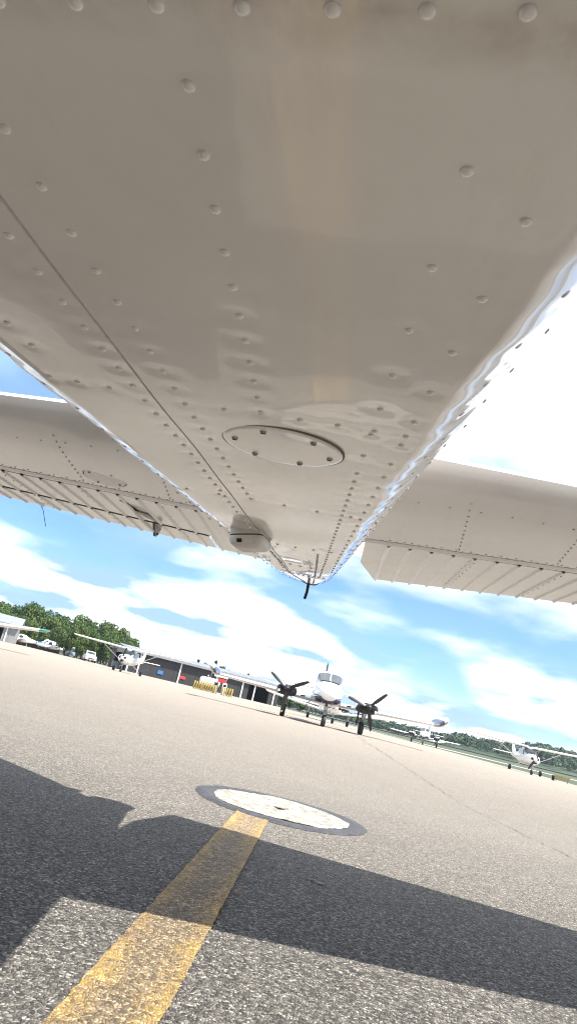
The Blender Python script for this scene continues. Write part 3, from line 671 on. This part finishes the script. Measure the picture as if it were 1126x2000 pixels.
def twin(label, az, d, yaw, group, tanks=True, trim=NAVY, pa=(38, 26), under=NAVY, scale=1):
    p = empty('twin_engine_airplane', label, 'airplane', polar(az, d), yaw, group); p.scale = (scale,)*3
    # belly painted dark, nose and cabin white
    MB().loft([sect(-2.75, 1.24, 1.42, .13, e=2), sect(-2.6, 1.10, 1.56, .30, e=2.1), sect(-2.1, 1.00, 1.74, .50, e=2.3), sect(-1.4, .96, 1.84, .61, e=2.4), sect(-.9, .94, 1.90, .66, e=2.5), sect(-.45, .93, 2.08, .68, wt=.62), sect(-.05, .92, 2.36, .69, wt=.60), sect(.5, .92, 2.44, .69, wt=.60), sect(1.8, .93, 2.40, .66, wt=.58), sect(2.9, 1.02, 2.12, .50, wt=.44), sect(4.4, 1.22, 1.84, .28), sect(6.1, 1.42, 1.66, .07)]).build('fuselage', WHITE, p, True, 50)
    MB().loft([sect(-2.42, 1.02, 1.26, .36, e=2.2), sect(-2.1, .955, 1.36, .515, e=2.4), sect(-1.5, .915, 1.40, .625, e=2.4), sect(-.9, .895, 1.40, .685, e=2.6), sect(.2, .88, 1.36, .715, e=2.8), sect(1.8, .89, 1.30, .675, e=2.8), sect(2.9, .99, 1.30, .48, e=2.6)]).build('painted_belly', under, p, True, 50)
    MB().loft([sect(-.98, 1.80, 1.93, .42, e=2.6), sect(-.62, 1.80, 2.10, .52, e=2.6), sect(-.20, 1.84, 2.31, .575, e=2.6)]).build('windshield', GLASS, p, True, 50)
    MB().loft([sect(-.96, 1.86, 1.955, .035, e=4, n=8), sect(-.58, 2.04, 2.155, .03, e=4, n=8), sect(-.16, 2.25, 2.365, .03, e=4, n=8)]).build('windshield_post', WHITE, p)
    for s in (-1, 1):
        MB().add([(s*.690, -.1, 1.76), (s*.700, .7, 1.76), (s*.655, .65, 2.16), (s*.655, .05, 2.16)], [(0, 1, 2, 3)]).build('side_window', GLASS, p)
        MB().loft([air(*q) for q in [(s*.3, -.55, 1.85, 1.03, .22), (s*1.7, -.45, 1.7, 1.07, .21), (s*4.9, -.15, 1.18, 1.17, .14)]]).build('wing', WHITE, p, True, 40)
        MB().box(s*.95, s*1.15, -.53, -.42, 1.05, 1.11).build('wing_intake', DARK, p)
        # nacelle
        nx = s*1.78
        MB().loft([[(nx+q[0], q[1], q[2]) for q in sect(*a)] for a in [(-1.55, 1.02, 1.40, .30), (-1.45, .96, 1.46, .40), (-.9, .93, 1.50, .43), (0, .95, 1.50, .42), (1.2, 1.0, 1.42, .32), (1.9, 1.12, 1.34, .12)]]).build('engine_nacelle', WHITE, p, True, 50)
        MB().loft([[(nx+q[0], q[1], q[2]) for q in sect(*a)] for a in [(-1.60, .99, 1.36, .36), (-1.50, .94, 1.385, .44), (-1.0, .915, 1.36, .450), (-.4, .92, 1.28, .44)]]).build('nacelle_front', BLACK if tanks else trim, p, True, 50)
        for q in (-1, 1): MB().lathe([(.001, -1.635), (.085, -1.63), (.10, -1.58)], 'y', (nx+q*.25, 0, 1.16), 12).build('cowl_opening', DARK, p)
        MB().lathe([(.001, -1.66), (.055, -1.66), (.06, -1.62)], 'y', (nx+s*.33, 0, 1.07), 12).build('landing_light', WHITE, p)
        blades(p, nx, -1.66, 1.21, 3, pa[0 if s < 0 else 1], 1.0, hub=.15, spin=PROP, tipm=WHITE)
        MB().tube([(nx, .05, 1.0), (nx, .08, .30)], .065, 8).build('gear_leg', STEEL, p, True)
        MB().tube([(nx+.10, -.25, 1.0), (nx+.03, .05, .45)], .03, 6).build('drag_brace', STEEL, p, True)
        MB().box(nx-s*.22-.012, nx-s*.22+.012, -.15, .45, .42, .98).build('gear_door', DARK, p)
        wheel(p, nx, .08, .285, .105)
        if tanks:
            # canted tip tank: an upswept spindle
            secs_t = []
            for y, r in ((-1.35, .03), (-1.2, .13), (-.8, .22), (-.2, .27), (.5, .26), (1.1, .18), (1.5, .06)):
                cxx = s*(5.1+.12*(1-(y/1.5)**2)); czz = 1.34
                secs_t.append([(cxx+r*.72*math.cos(2*math.pi*k/16)*1.0+s*r*.55*math.sin(2*math.pi*k/16), y, czz+r*.95*math.sin(2*math.pi*k/16)) for k in range(16)])
            tk = MB().loft(secs_t).build('tip_tank', WHITE, p, True, 60)
            und = []
            for ring in secs_t[:6]:
                c0 = Vector([sum(v[i] for v in ring)/16 for i in range(3)])
                und.append([c0+(Vector(v)-c0)*1.02 for v in (ring[7:] + ring[:2])])
            MB().loft(und, cap=False, close=False).build('tank_underside', trim, tk, True, 60)
        else:
            MB().loft([air(*q) for q in [(s*4.9, -.152, 1.19, 1.171, .143), (s*5.25, .1, .8, 1.21, .05)]]).build('wing_tip', trim, p, True)
    # nose gear with open doors
    MB().tube([(0, -1.75, 1.05), (0, -1.95, .28)], .06, 8).build('nose_strut', STEEL, p, True)
    MB().tube([(0, -1.2, 1.0), (0, -1.88, .55)], .035, 6).build('nose_brace', STEEL, p, True)
    MB().tube([(.06, -1.97, .62), (.13, -2.03, .50), (.06, -1.97, .36)], .016, 6).build('torque_link', STEEL, p, True)
    for s in (-1, 1): MB().box(s*.23-.01, s*.23+.01, -2.1, -1.35, .62, .98).build('nose_gear_door', WHITE, p)
    MB().lathe([(.001, -.03), (.08, -.03), (.09, .02)], 'y', (.0, -2.02, .76), 12).build('taxi_light', STEEL, p)
    wheel(p, 0, -1.96, .245, .09)
    # boarding step and belly antennas
    MB().tube([(-.62, 1.6, 1.0), (-.95, 1.5, .45), (-1.18, 1.45, .42)], .022, 6).build('boarding_step', BLACK, p)
    MB().loft([[(-.012, .9, 2.42), (.012, .9, 2.42), (.012, 1.15, 2.42), (-.012, 1.15, 2.42)], [(-.008, 1.1, 2.75), (.008, 1.1, 2.75), (.008, 1.2, 2.75), (-.008, 1.2, 2.75)]]).build('antenna', WHITE, p)
    tail_feathers(p, 5.2, 1.72, 2.3, 1.15, [(4.4, 1.75), (6.15, 1.55), (6.95, 3.2), (6.4, 3.22), (5.5, 2.2)], WHITE, trim)
    return p
G = 'airplanes parked on the apron'
twin('white twin-engine airplane with navy belly and three-bladed black propellers facing the camera', 6.45, 30.4, R(-4), G, pa=(28, 46), scale=.95)
high_wing('white high-wing airplane with strut parked left in front of the dark hangar', -9.75, 65, R(-6), 80, G)
high_wing('white high-wing airplane on the right, parked against the wooded hill', 22.3, 64, R(-7), 60, G, finmat=None)
twin('small distant white twin-engine airplane with blue trim at the apron edge on the right', 14.6, 104, R(-19), G, tanks=False, under=NAVY, pa=(80, 20))
low_wing('low-wing airplane whose teal-tipped wing reaches in at the left edge', -24.5, 34, R(10), 20, G, tipm=TEAL)
low_wing('low-wing airplane almost hidden behind the twin-engine airplane', 7.0, 52, R(4), 0, G)
low_wing('small blue and white airplane standing before the low grey hangar', -16.1, 136, R(-58), 30, G, upper=BLUE, finmat=WHITE)
low_wing('small white airplane at the far left beside the blue one', -18.3, 140, R(-64), 70, G)

# ------------------------------------------------------------------ hangars
def hangar(name, label, A, az_front, L, D, H, ridge, wall, gable, roof, posts=(), bay=(), opening=None, n=14):
    # A: near left corner on the ground; front runs along az_front, depth is perpendicular (away)
    h = empty(name, label, 'hangar', A, 0); h.rotation_euler = (0, 0, R(90-az_front))
    pan = MB()
    # front cladding: separate vertical panels, leaving the open bays free
    x = 0.0; pw = L/n
    for i in range(n):
        a, b = i*pw+.012, (i+1)*pw-.012
        if any(a >= b0-.01 and b <= b1+.01 for b0, b1 in bay): continue
        MB().bbox(a, b, 0, .07, 0, H, .01).build('cladding_panel', wall, h)
    for b0, b1 in bay:
        MB().box(b0, b1, .0, .06, H*.80, H-.001).build('bay_header', wall, h)
        MB().box(b0, b1, D*.5, D*.52, 0, H).build('bay_back', DARK, h)
    MB().box(0, .08, .10, D, 0, H).build('end_wall', wall if opening is None else gable, h) if opening is None else None
    if opening:
        o0, o1, oh = opening
        MB().box(0, .08, .10, o0, 0, H).build('end_wall', wall, h); MB().box(0, .08, o1, D, 0, H).build('end_wall', wall, h); MB().box(0, .08, o0, o1, oh, H).build('door_header', gable, h)
    MB().box(L-.08, L, .10, D, 0, H).build('end_wall', wall, h); MB().box(.08, L-.08, D-.08, D, 0, H).build('back_wall', wall, h)
    for xx in (.0, L-.08):
        MB().loft([[(xx, .02, H), (xx, D, H), (xx, D/2, ridge)], [(xx+.08, .02, H), (xx+.08, D, H), (xx+.08, D/2, ridge)]]).build('gable', gable, h)
    ov = .55
    for s in (0, 1):
        y0, y1 = (-ov, D/2) if s == 0 else (D+ov, D/2); sl_ = (ridge-H)/(D/2); z0 = H-ov*sl_+.06; z1 = ridge+.06
        r = MB().loft([[(-.5, y0, z0), (-.5, y1, z1), (-.5, y1, z1+.16), (-.5, y0, z0+.16)], [(L+.5, y0, z0), (L+.5, y1, z1), (L+.5, y1, z1+.16), (L+.5, y0, z0+.16)]]).build('roof', roof, h)
        for k in range(int(L/1.2)):
            xx = .1+k*1.2; MB().loft([[(xx, y0, z0+.155), (xx+.05, y0, z0+.155), (xx+.05, y0, z0+.20), (xx, y0, z0+.20)], [(xx, y1, z1+.155), (xx+.05, y1, z1+.155), (xx+.05, y1, z1+.20), (xx, y1, z1+.20)]]).build('standing_seam', roof, r)
    MB().box(-.5, L+.5, -ov-.05, -ov-.005, H-ov*(ridge-H)/(D/2)-.10, H-ov*(ridge-H)/(D/2)+.24).build('fascia', roof, h)
    for q in posts: MB().box(q-.11, q+.11, -.16, -.015, 0, H-.02).build('post', POST, h)
    return h
Apt = polar(-9.75, 108)
hg = hangar('large_hangar', 'long charcoal hangar with white roof edge and pale posts behind the fuel pumps', Apt, 67, 25.8, 13, 3.15, 3.75, CHAR, GREYM, ROOF, posts=(.1, 1.75, 8.3, 14.5, 19.1, 21.3, 24.9), bay=((20.27, 23.96),), opening=(1.2, 9.5, 2.6))
def wall_item(name, label, cat, x, z, w, hh, mat, edge=WHITE):
    o = MB().bbox(-w/2, w/2, -.06, 0, -hh/2, hh/2, .012).build(name, mat); o.matrix_world = Matrix.Translation(Apt) @ Matrix.Rotation(R(90-67), 4, 'Z') @ Matrix.Translation((x, -.03, z))
    return tag(o, label, cat)
wall_item('wall_sign', 'small blue sign on the dark hangar wall behind the left high-wing airplane', 'sign', 5.3, .95, .85, .55, BLUE)
wall_item('wall_sign', 'small red sign low on the hangar wall beside a pale post', 'sign', 8.95, .95, 1.0, .42, RED)
wall_item('wall_sign', 'small red sign high on the hangar above the open bay', 'sign', 24.1, 2.35, 1.1, .4, RED)
wl = MB().lathe([(.001, -.22), (.12, -.2), (.16, -.1), (.14, 0)], 'y', (0, 0, 0), 14).build('wall_lamp', WHITE, None, True); wl.matrix_world = Matrix.Translation(Apt) @ Matrix.Rotation(R(23), 4, 'Z') @ Matrix.Translation((13.0, -.02, 2.2)); tag(wl, 'round white lamp on the charcoal hangar wall', 'lamp')
hangar('low_hangar', 'low grey hangar with pale roof behind the blue and white airplane', polar(-20.4, 158), 80, 14.2, 8, 1.9, 2.9, CHAR, CHAR, ROOF, posts=(8.0,), n=10)
hangar('pale_hangar', 'pale walled hangar cut by the left edge behind the teal wing', polar(-25.2, 124), 74, 14.5, 11, 2.9, 4.2, GREYM, GREYM, ROOF, posts=(13.0,), bay=((10.36, 12.43),))
# parked vehicles
def car(label, az, d, yaw, mat, hgt=1.7):
    c = empty('parked_car', label, 'car', polar(az, d), yaw, 'cars parked beside the wood')
    def ring(y, z0, z1, w): return [(-w, y, z0), (w, y, z0), (w*1.02, y, (z0+z1)/2), (w*.94, y, z1), (-w*.94, y, z1), (-w*1.02, y, (z0+z1)/2)]
    MB().loft([ring(-2.2, .42, .78, .80), ring(-2.0, .34, .95, .88), ring(-.9, .32, 1.05, .92), ring(1.6, .32, 1.08, .92), ring(2.15, .40, 1.02, .86)]).build('body', mat, c, True, 40)
    MB().loft([ring(-.75, 1.0, 1.10, .80), ring(-.2, 1.0, hgt, .70), ring(1.5, 1.0, hgt, .70), ring(2.0, 1.0, 1.12, .78)]).build('cabin', mat, c, True, 40)
    MB().add([(-.68, -.73, 1.12), (.68, -.73, 1.12), (.58, -.27, hgt-.07), (-.58, -.27, hgt-.07)], [(0, 1, 2, 3)]).build('windscreen', GLASS, c)
    for s in (-1, 1):
        MB().add([(s*.83, -.45, 1.12), (s*.83, 1.75, 1.12), (s*.745, 1.4, hgt-.1), (s*.745, -.15, hgt-.1)], [(0, 1, 2, 3)]).build('side_window', GLASS, c)
        MB().box(s*.5, s*.8, -2.16, -2.1, .68, .82).build('headlight', STEEL, c)
        for y in (-1.35, 1.4):
            MB().lathe([(.2, -.11), (.30, -.11), (.33, 0), (.30, .11), (.2, .11)], 'x', (s*.84, y, .33), 16).build('wheel', BLACK, c, True)
    MB().box(-.5, .5, -2.22, -2.17, .5, .66).build('grille', DARK, c)
car('white car parked at the wood edge left of the high-wing airplane', -12.7, 118, R(20), WHITE)
car('small bluish car under the trees between the low hangar and the white car', -14.2, 135, R(14), simple('pale_blue_car_paint', (.22, .30, .38), .3, coat=.5), 1.5)
bn = empty('storage_bin', 'grey bin standing in the open end of the large hangar', 'bin', polar(-10.55, 112.5), .3); MB().bbox(-.7, .7, -.5, .5, .1, 1.1, .06).build('bin_body', GREYM, bn); MB().bbox(-.74, .74, -.54, .54, 1.1, 1.2, .03).build('bin_lid', CHAR, bn)

# ------------------------------------------------------------------ fuel station
FA, FB = polar(-4.15, 76), polar(-1.05, 74)
nb = 17; bol = None
for i in range(nb):
    t = i/(nb-1)
    if .60 < t < .72: continue
    pos = FA.lerp(FB, t)
    if bol is None:
        bol = empty('bollard', 'yellow steel bollard guarding the fuel pumps', 'bollard', pos, 0, 'bollards round the fuel pumps')
        MB().lathe([(.085, 0), (.085, .76), (.07, .82), (.03, .85)], n=14).build('post', BOLL, bol, True); MB().lathe([(.15, 0), (.15, .02), (.085, .03)], n=14).build('base_collar', STEEL, bol)
    else:
        c = copy_tree(bol); c.location = pos
tk = empty('fuel_tank', 'white horizontal fuel tank behind the yellow bollards', 'fuel tank', polar(-3.0, 78.5), R(5))
MB().lathe([(.02, -1.15), (.30, -1.12), (.46, -.95), (.46, .95), (.30, 1.12), (.02, 1.15)], 'x', (0, 0, 1.05), 18).build('tank', WHITE, tk, True)
for s in (-.7, .7): MB().box(s-.08, s+.08, -.35, .35, 0, .75).build('saddle', STEEL, tk)
MB().tube([(0, 0, 1.5), (0, 0, 2.3)], .03, 6).build('vent_pipe', STEEL, tk)
sg = empty('fuel_sign', 'white and red sign boards on posts above the fuel pumps', 'sign', polar(-2.05, 76.5), R(4))
for s in (-.45, .45): MB().tube([(s, 0, 0), (s, 0, 2.2)], .04, 6).build('post', STEEL, sg)
MB().bbox(-.95, .6, -.05, .05, 1.75, 2.12, .01).build('white_board', WHITE, sg); MB().bbox(-.42, .42, -.09, .0, 1.2, 1.62, .01).build('red_board', RED, sg)
for i, (az, lab) in enumerate(((-2.45, 'grey fuel pump left of the white one'), (-1.75, 'white fuel pump cabinet under the red sign board'))):
    pm = empty('fuel_pump', lab, 'fuel pump', polar(az, 75.5), R(4)); MB().bbox(-.24, .24, -.2, .2, 0, 1.25, .03).build('cabinet', (GREYM, WHITE)[i], pm); MB().box(-.16, .16, -.205, -.195, .85, 1.1).build('display', DARK, pm); MB().tube([(.26, 0, 1.0), (.36, 0, .6), (.30, 0, .3), (.26, 0, .8)], .018, 6).build('hose', BLACK, pm)
ys_ = empty('airfield_sign', 'low yellow airfield sign on short legs at the right edge of the apron', 'sign', polar(24.75, 66), R(-24))
MB().bbox(-.6, .6, -.08, .08, .2, .52, .02).build('sign_box', simple('pale_yellow_sign', (.48, .42, .19), .5), ys_)
for s in (-.45, .45): MB().tube([(s, 0, 0), (s, 0, .22)], .03, 6).build('leg', STEEL, ys_)
mk = MB().bbox(-.10, .10, -.08, .08, 0, .42, .02).build('marker_block', BLACK); mk.location = polar(24.15, 66); tag(mk, 'small dark block standing left of the yellow airfield sign', 'marker')

# ------------------------------------------------------------------ trees
def leafy(n, rx, rz, zc, size, lobes, seed, cone=False):
    rnd = random.Random(seed); mb = MB(); L = []
    for i in range(lobes):
        a = rnd.uniform(0, 2*math.pi); r = rx*.62*math.sqrt(rnd.random()); z = rnd.uniform(-.75, .8)
        L.append((r*math.cos(a)*(1-.35*abs(z)), r*math.sin(a)*(1-.35*abs(z)), zc+rz*z*.75, rx*rnd.uniform(.28, .5)))
    for i in range(n):
        if cone:
            t = rnd.random()**.8; r = rx*(1-t)*(.75+.25*math.sin(t*42))*math.sqrt(rnd.random()); a = rnd.uniform(0, 2*math.pi)
            p = Vector((r*math.cos(a), r*math.sin(a), zc-rz+2*rz*t)); nn = Vector((math.cos(a), math.sin(a), .4))
        else:
            lx, ly, lz, lr = rnd.choice(L); d = Vector((rnd.gauss(0, 1), rnd.gauss(0, 1), rnd.gauss(.25, 1))).normalized(); p = Vector((lx, ly, lz))+d*lr*rnd.uniform(.75, 1.08); nn = d
        nn = (nn+Vector((rnd.gauss(0, .5), rnd.gauss(0, .5), rnd.gauss(0, .5)))).normalized(); u = nn.orthogonal().normalized(); w = nn.cross(u); q = size*rnd.uniform(.6, 1.3); a = rnd.uniform(0, 6.28)
        u, w = u*math.cos(a)+w*math.sin(a), w*math.cos(a)-u*math.sin(a)
        mb.add([p-u*q, p-w*q*.6+nn*q*.12, p+u*q, p+w*q*.6-nn*q*.1], [(0, 1, 2, 3)])
    return mb
def tree_proto(kind, seed):
    rnd = random.Random(seed)
    if kind == 'conifer':
        crown = leafy(900, 2.3, 4.8, 6.2, .42, 0, seed, True); trunk = MB().tube([(0, 0, -.3), (0, 0, 4), (0, 0, 10.6)], [.22, .16, .03], 8); m_ = NEEDLE
    else:
        crown = leafy(2600, 3.7, 5.0, 5.7, .34, 19, seed); m_ = LEAF
        trunk = MB().tube([(0, 0, -.3), (.1, .1, 2.5), (-.1, .2, 6)], [.3, .22, .1], 8)
        for k in range(5): a = rnd.uniform(0, 6.28); trunk.tube([(0, .1, 2.4+.5*k), (1.1*math.cos(a), 1.1*math.sin(a), 4+.6*k), (2.2*math.cos(a), 2.2*math.sin(a), 5.6+.7*k)], [.13, .09, .03], 6)
    cm = crown.build('crown', m_).data; tm = trunk.build('trunk', BARK, None, True).data
    for o in [o for o in COL.objects if o.data in (cm, tm)]: bpy.data.objects.remove(o)
    return cm, tm
PROT = [tree_proto('leafy', s) for s in (1, 2, 3, 4)]; CON = [tree_proto('conifer', s) for s in (11, 12)]
def place_tree(pr, pos, sc, rz, label, group, name):
    t = empty(name, label, 'tree', pos, rz, group); t.scale = sc
    link('crown', pr[0], t); link('trunk', pr[1], t)
rnd = random.Random(5)
def wood_ground(d): return max(0, (d-150))*.018
for row, (d0, n, hs) in enumerate(((148, 30, .55), (156, 30, .78), (166, 30, .92), (178, 30, 1.0), (192, 28, 1.06))):
    for i in range(n):
        az = -23.5+(-9.3+23.5)*(i+rnd.uniform(.1, .9))/n; d = d0+rnd.uniform(-4, 4)
        if az > -15.5 and row == 0: d -= 14
        s = hs*rnd.uniform(.74, 1.08)*(.80 if az > -10.6 else 1)*.92
        place_tree(PROT[rnd.randrange(4)], polar(az, d, -.1+wood_ground(d)), (s*rnd.uniform(.6, .82), s*rnd.uniform(.6, .82), s), rnd.uniform(0, 6.28), 'leafy green tree in the dense wood behind the left hangars', 'trees of the wood behind the left hangars', 'broadleaf_tree')
for az, d, s in ((-4.3, 152, .50), (-2.9, 150, .55), (-.1, 152, .46)):
    place_tree(CON[rnd.randrange(2)], polar(az, d), (s*1.5, s*1.5, s), rnd.uniform(0, 6), 'pointed dark conifer top rising behind the long hangar roof', 'conifers behind the long hangar', 'conifer_tree')
for az, d, s in ((-6.3, 150, .46), (-5.7, 154, .49), (-4.7, 152, .47), (-3.7, 156, .54), (-3.2, 152, .50), (-2.3, 156, .56), (-1.8, 153, .50), (-.8, 156, .50), (.5, 152, .46), (1.3, 157, .48), (2.0, 154, .42)):
    place_tree(PROT[rnd.randrange(4)], polar(az, d), (s*.75, s*.75, s), rnd.uniform(0, 6), 'dark rounded tree top showing just above the long hangar roof', 'rounded trees behind the long hangar', 'broadleaf_tree')
for az, d, s in ((2.9, 150, .30), (3.7, 160, .26), (4.6, 150, .24)):
    place_tree(PROT[rnd.randrange(4)], polar(az, d), (s*1.4, s*1.4, s), rnd.uniform(0, 6), 'low green bush right of the long hangar behind the left propeller', 'bushes right of the long hangar', 'bush')
# far wooded hill on the right
def hill_el(az): return float(np.interp(az, [-30, -10, 3, 6, 10, 13, 15, 16.3, 17.3, 18.5, 20, 21.5, 23, 25, 27, 30, 36, 48], [.4, .35, .35, .38, .36, .34, .40, .66, .98, .88, 1.02, 1.2, 1.55, 1.48, 1.4, 1.6, 1.5, 1.3]))
def hill_z(az, d):                                            # height over the field
    t = min(1, max(0, (d-380)/180)); t = t*t*(3-2*t)
    return (hill_el(az)/57.3*560-5.0)*t-.3
mb = MB(); AZS = np.arange(-32, 52, 1.0); DS = [380, 420, 460, 520, 570, 640, 760]
v = [tuple(polar(a, d, hill_z(a, d))) for d in DS for a in AZS]; nA = len(AZS)
mb.add(v, [(i*nA+j, i*nA+j+1, (i+1)*nA+j+1, (i+1)*nA+j) for i in range(len(DS)-1) for j in range(nA-1)])
tag(mb.build('hill', simple('hill_floor', (.03, .05, .02), .9), None, True), kind='structure')
verts = []; rn = np.random.RandomState(3)
fw = MB()
crowns = 3600
for i in range(crowns):
    az = rn.uniform(-30, 50) if i % 4 == 0 else rn.uniform(1.5, 34); d = 395+190*rn.rand()**.8; z0 = hill_z(az, d); r = rn.uniform(1.7, 3.4); c = polar(az, d, z0+r*.9); lift = rn.uniform(.7, 1.35)
    if d < 425: r *= .8; lift *= .8
    for k in range(24):
        dd = Vector((rn.normal(), rn.normal(), abs(rn.normal())*.9+.05)).normalized(); p = c+Vector((dd.x*r, dd.y*r, dd.z*r*lift)); nn = (dd+Vector(rn.normal(size=3)*.35)).normalized(); u = nn.orthogonal().normalized(); w = nn.cross(u); q = r*rn.uniform(.20, .38)
        fw.v += [tuple(p-u*q), tuple(p-w*q*.8), tuple(p+u*q), tuple(p+w*q*.8)]; b = len(fw.v)-4; fw.f.append((b, b+1, b+2, b+3))
me = bpy.data.meshes.new('far_wood'); me.from_pydata(fw.v, [], fw.f); me.materials.append(FARLEAF)
tag(link('far_wood', me), 'dense wood covering the far hill along the horizon on the right', 'wood', kind='stuff')

# ------------------------------------------------------------------ the air
hz_m = bpy.data.materials.new('pale_blue_air'); hz_m.use_nodes = True; hn = hz_m.node_tree; hn.nodes.clear()
pv = N(hn, 'ShaderNodeVolumePrincipled'); pv.inputs['Color'].default_value = (.78, .87, 1, 1); pv.inputs['Density'].default_value = .00016; pv.inputs['Anisotropy'].default_value = .2
ho = N(hn, 'ShaderNodeOutputMaterial'); hn.links.new(pv.outputs[0], ho.inputs['Volume'])
tag(MB().box(-1450, 1450, -350, 1650, -1.2, 45).build('haze', hz_m), kind='stuff')
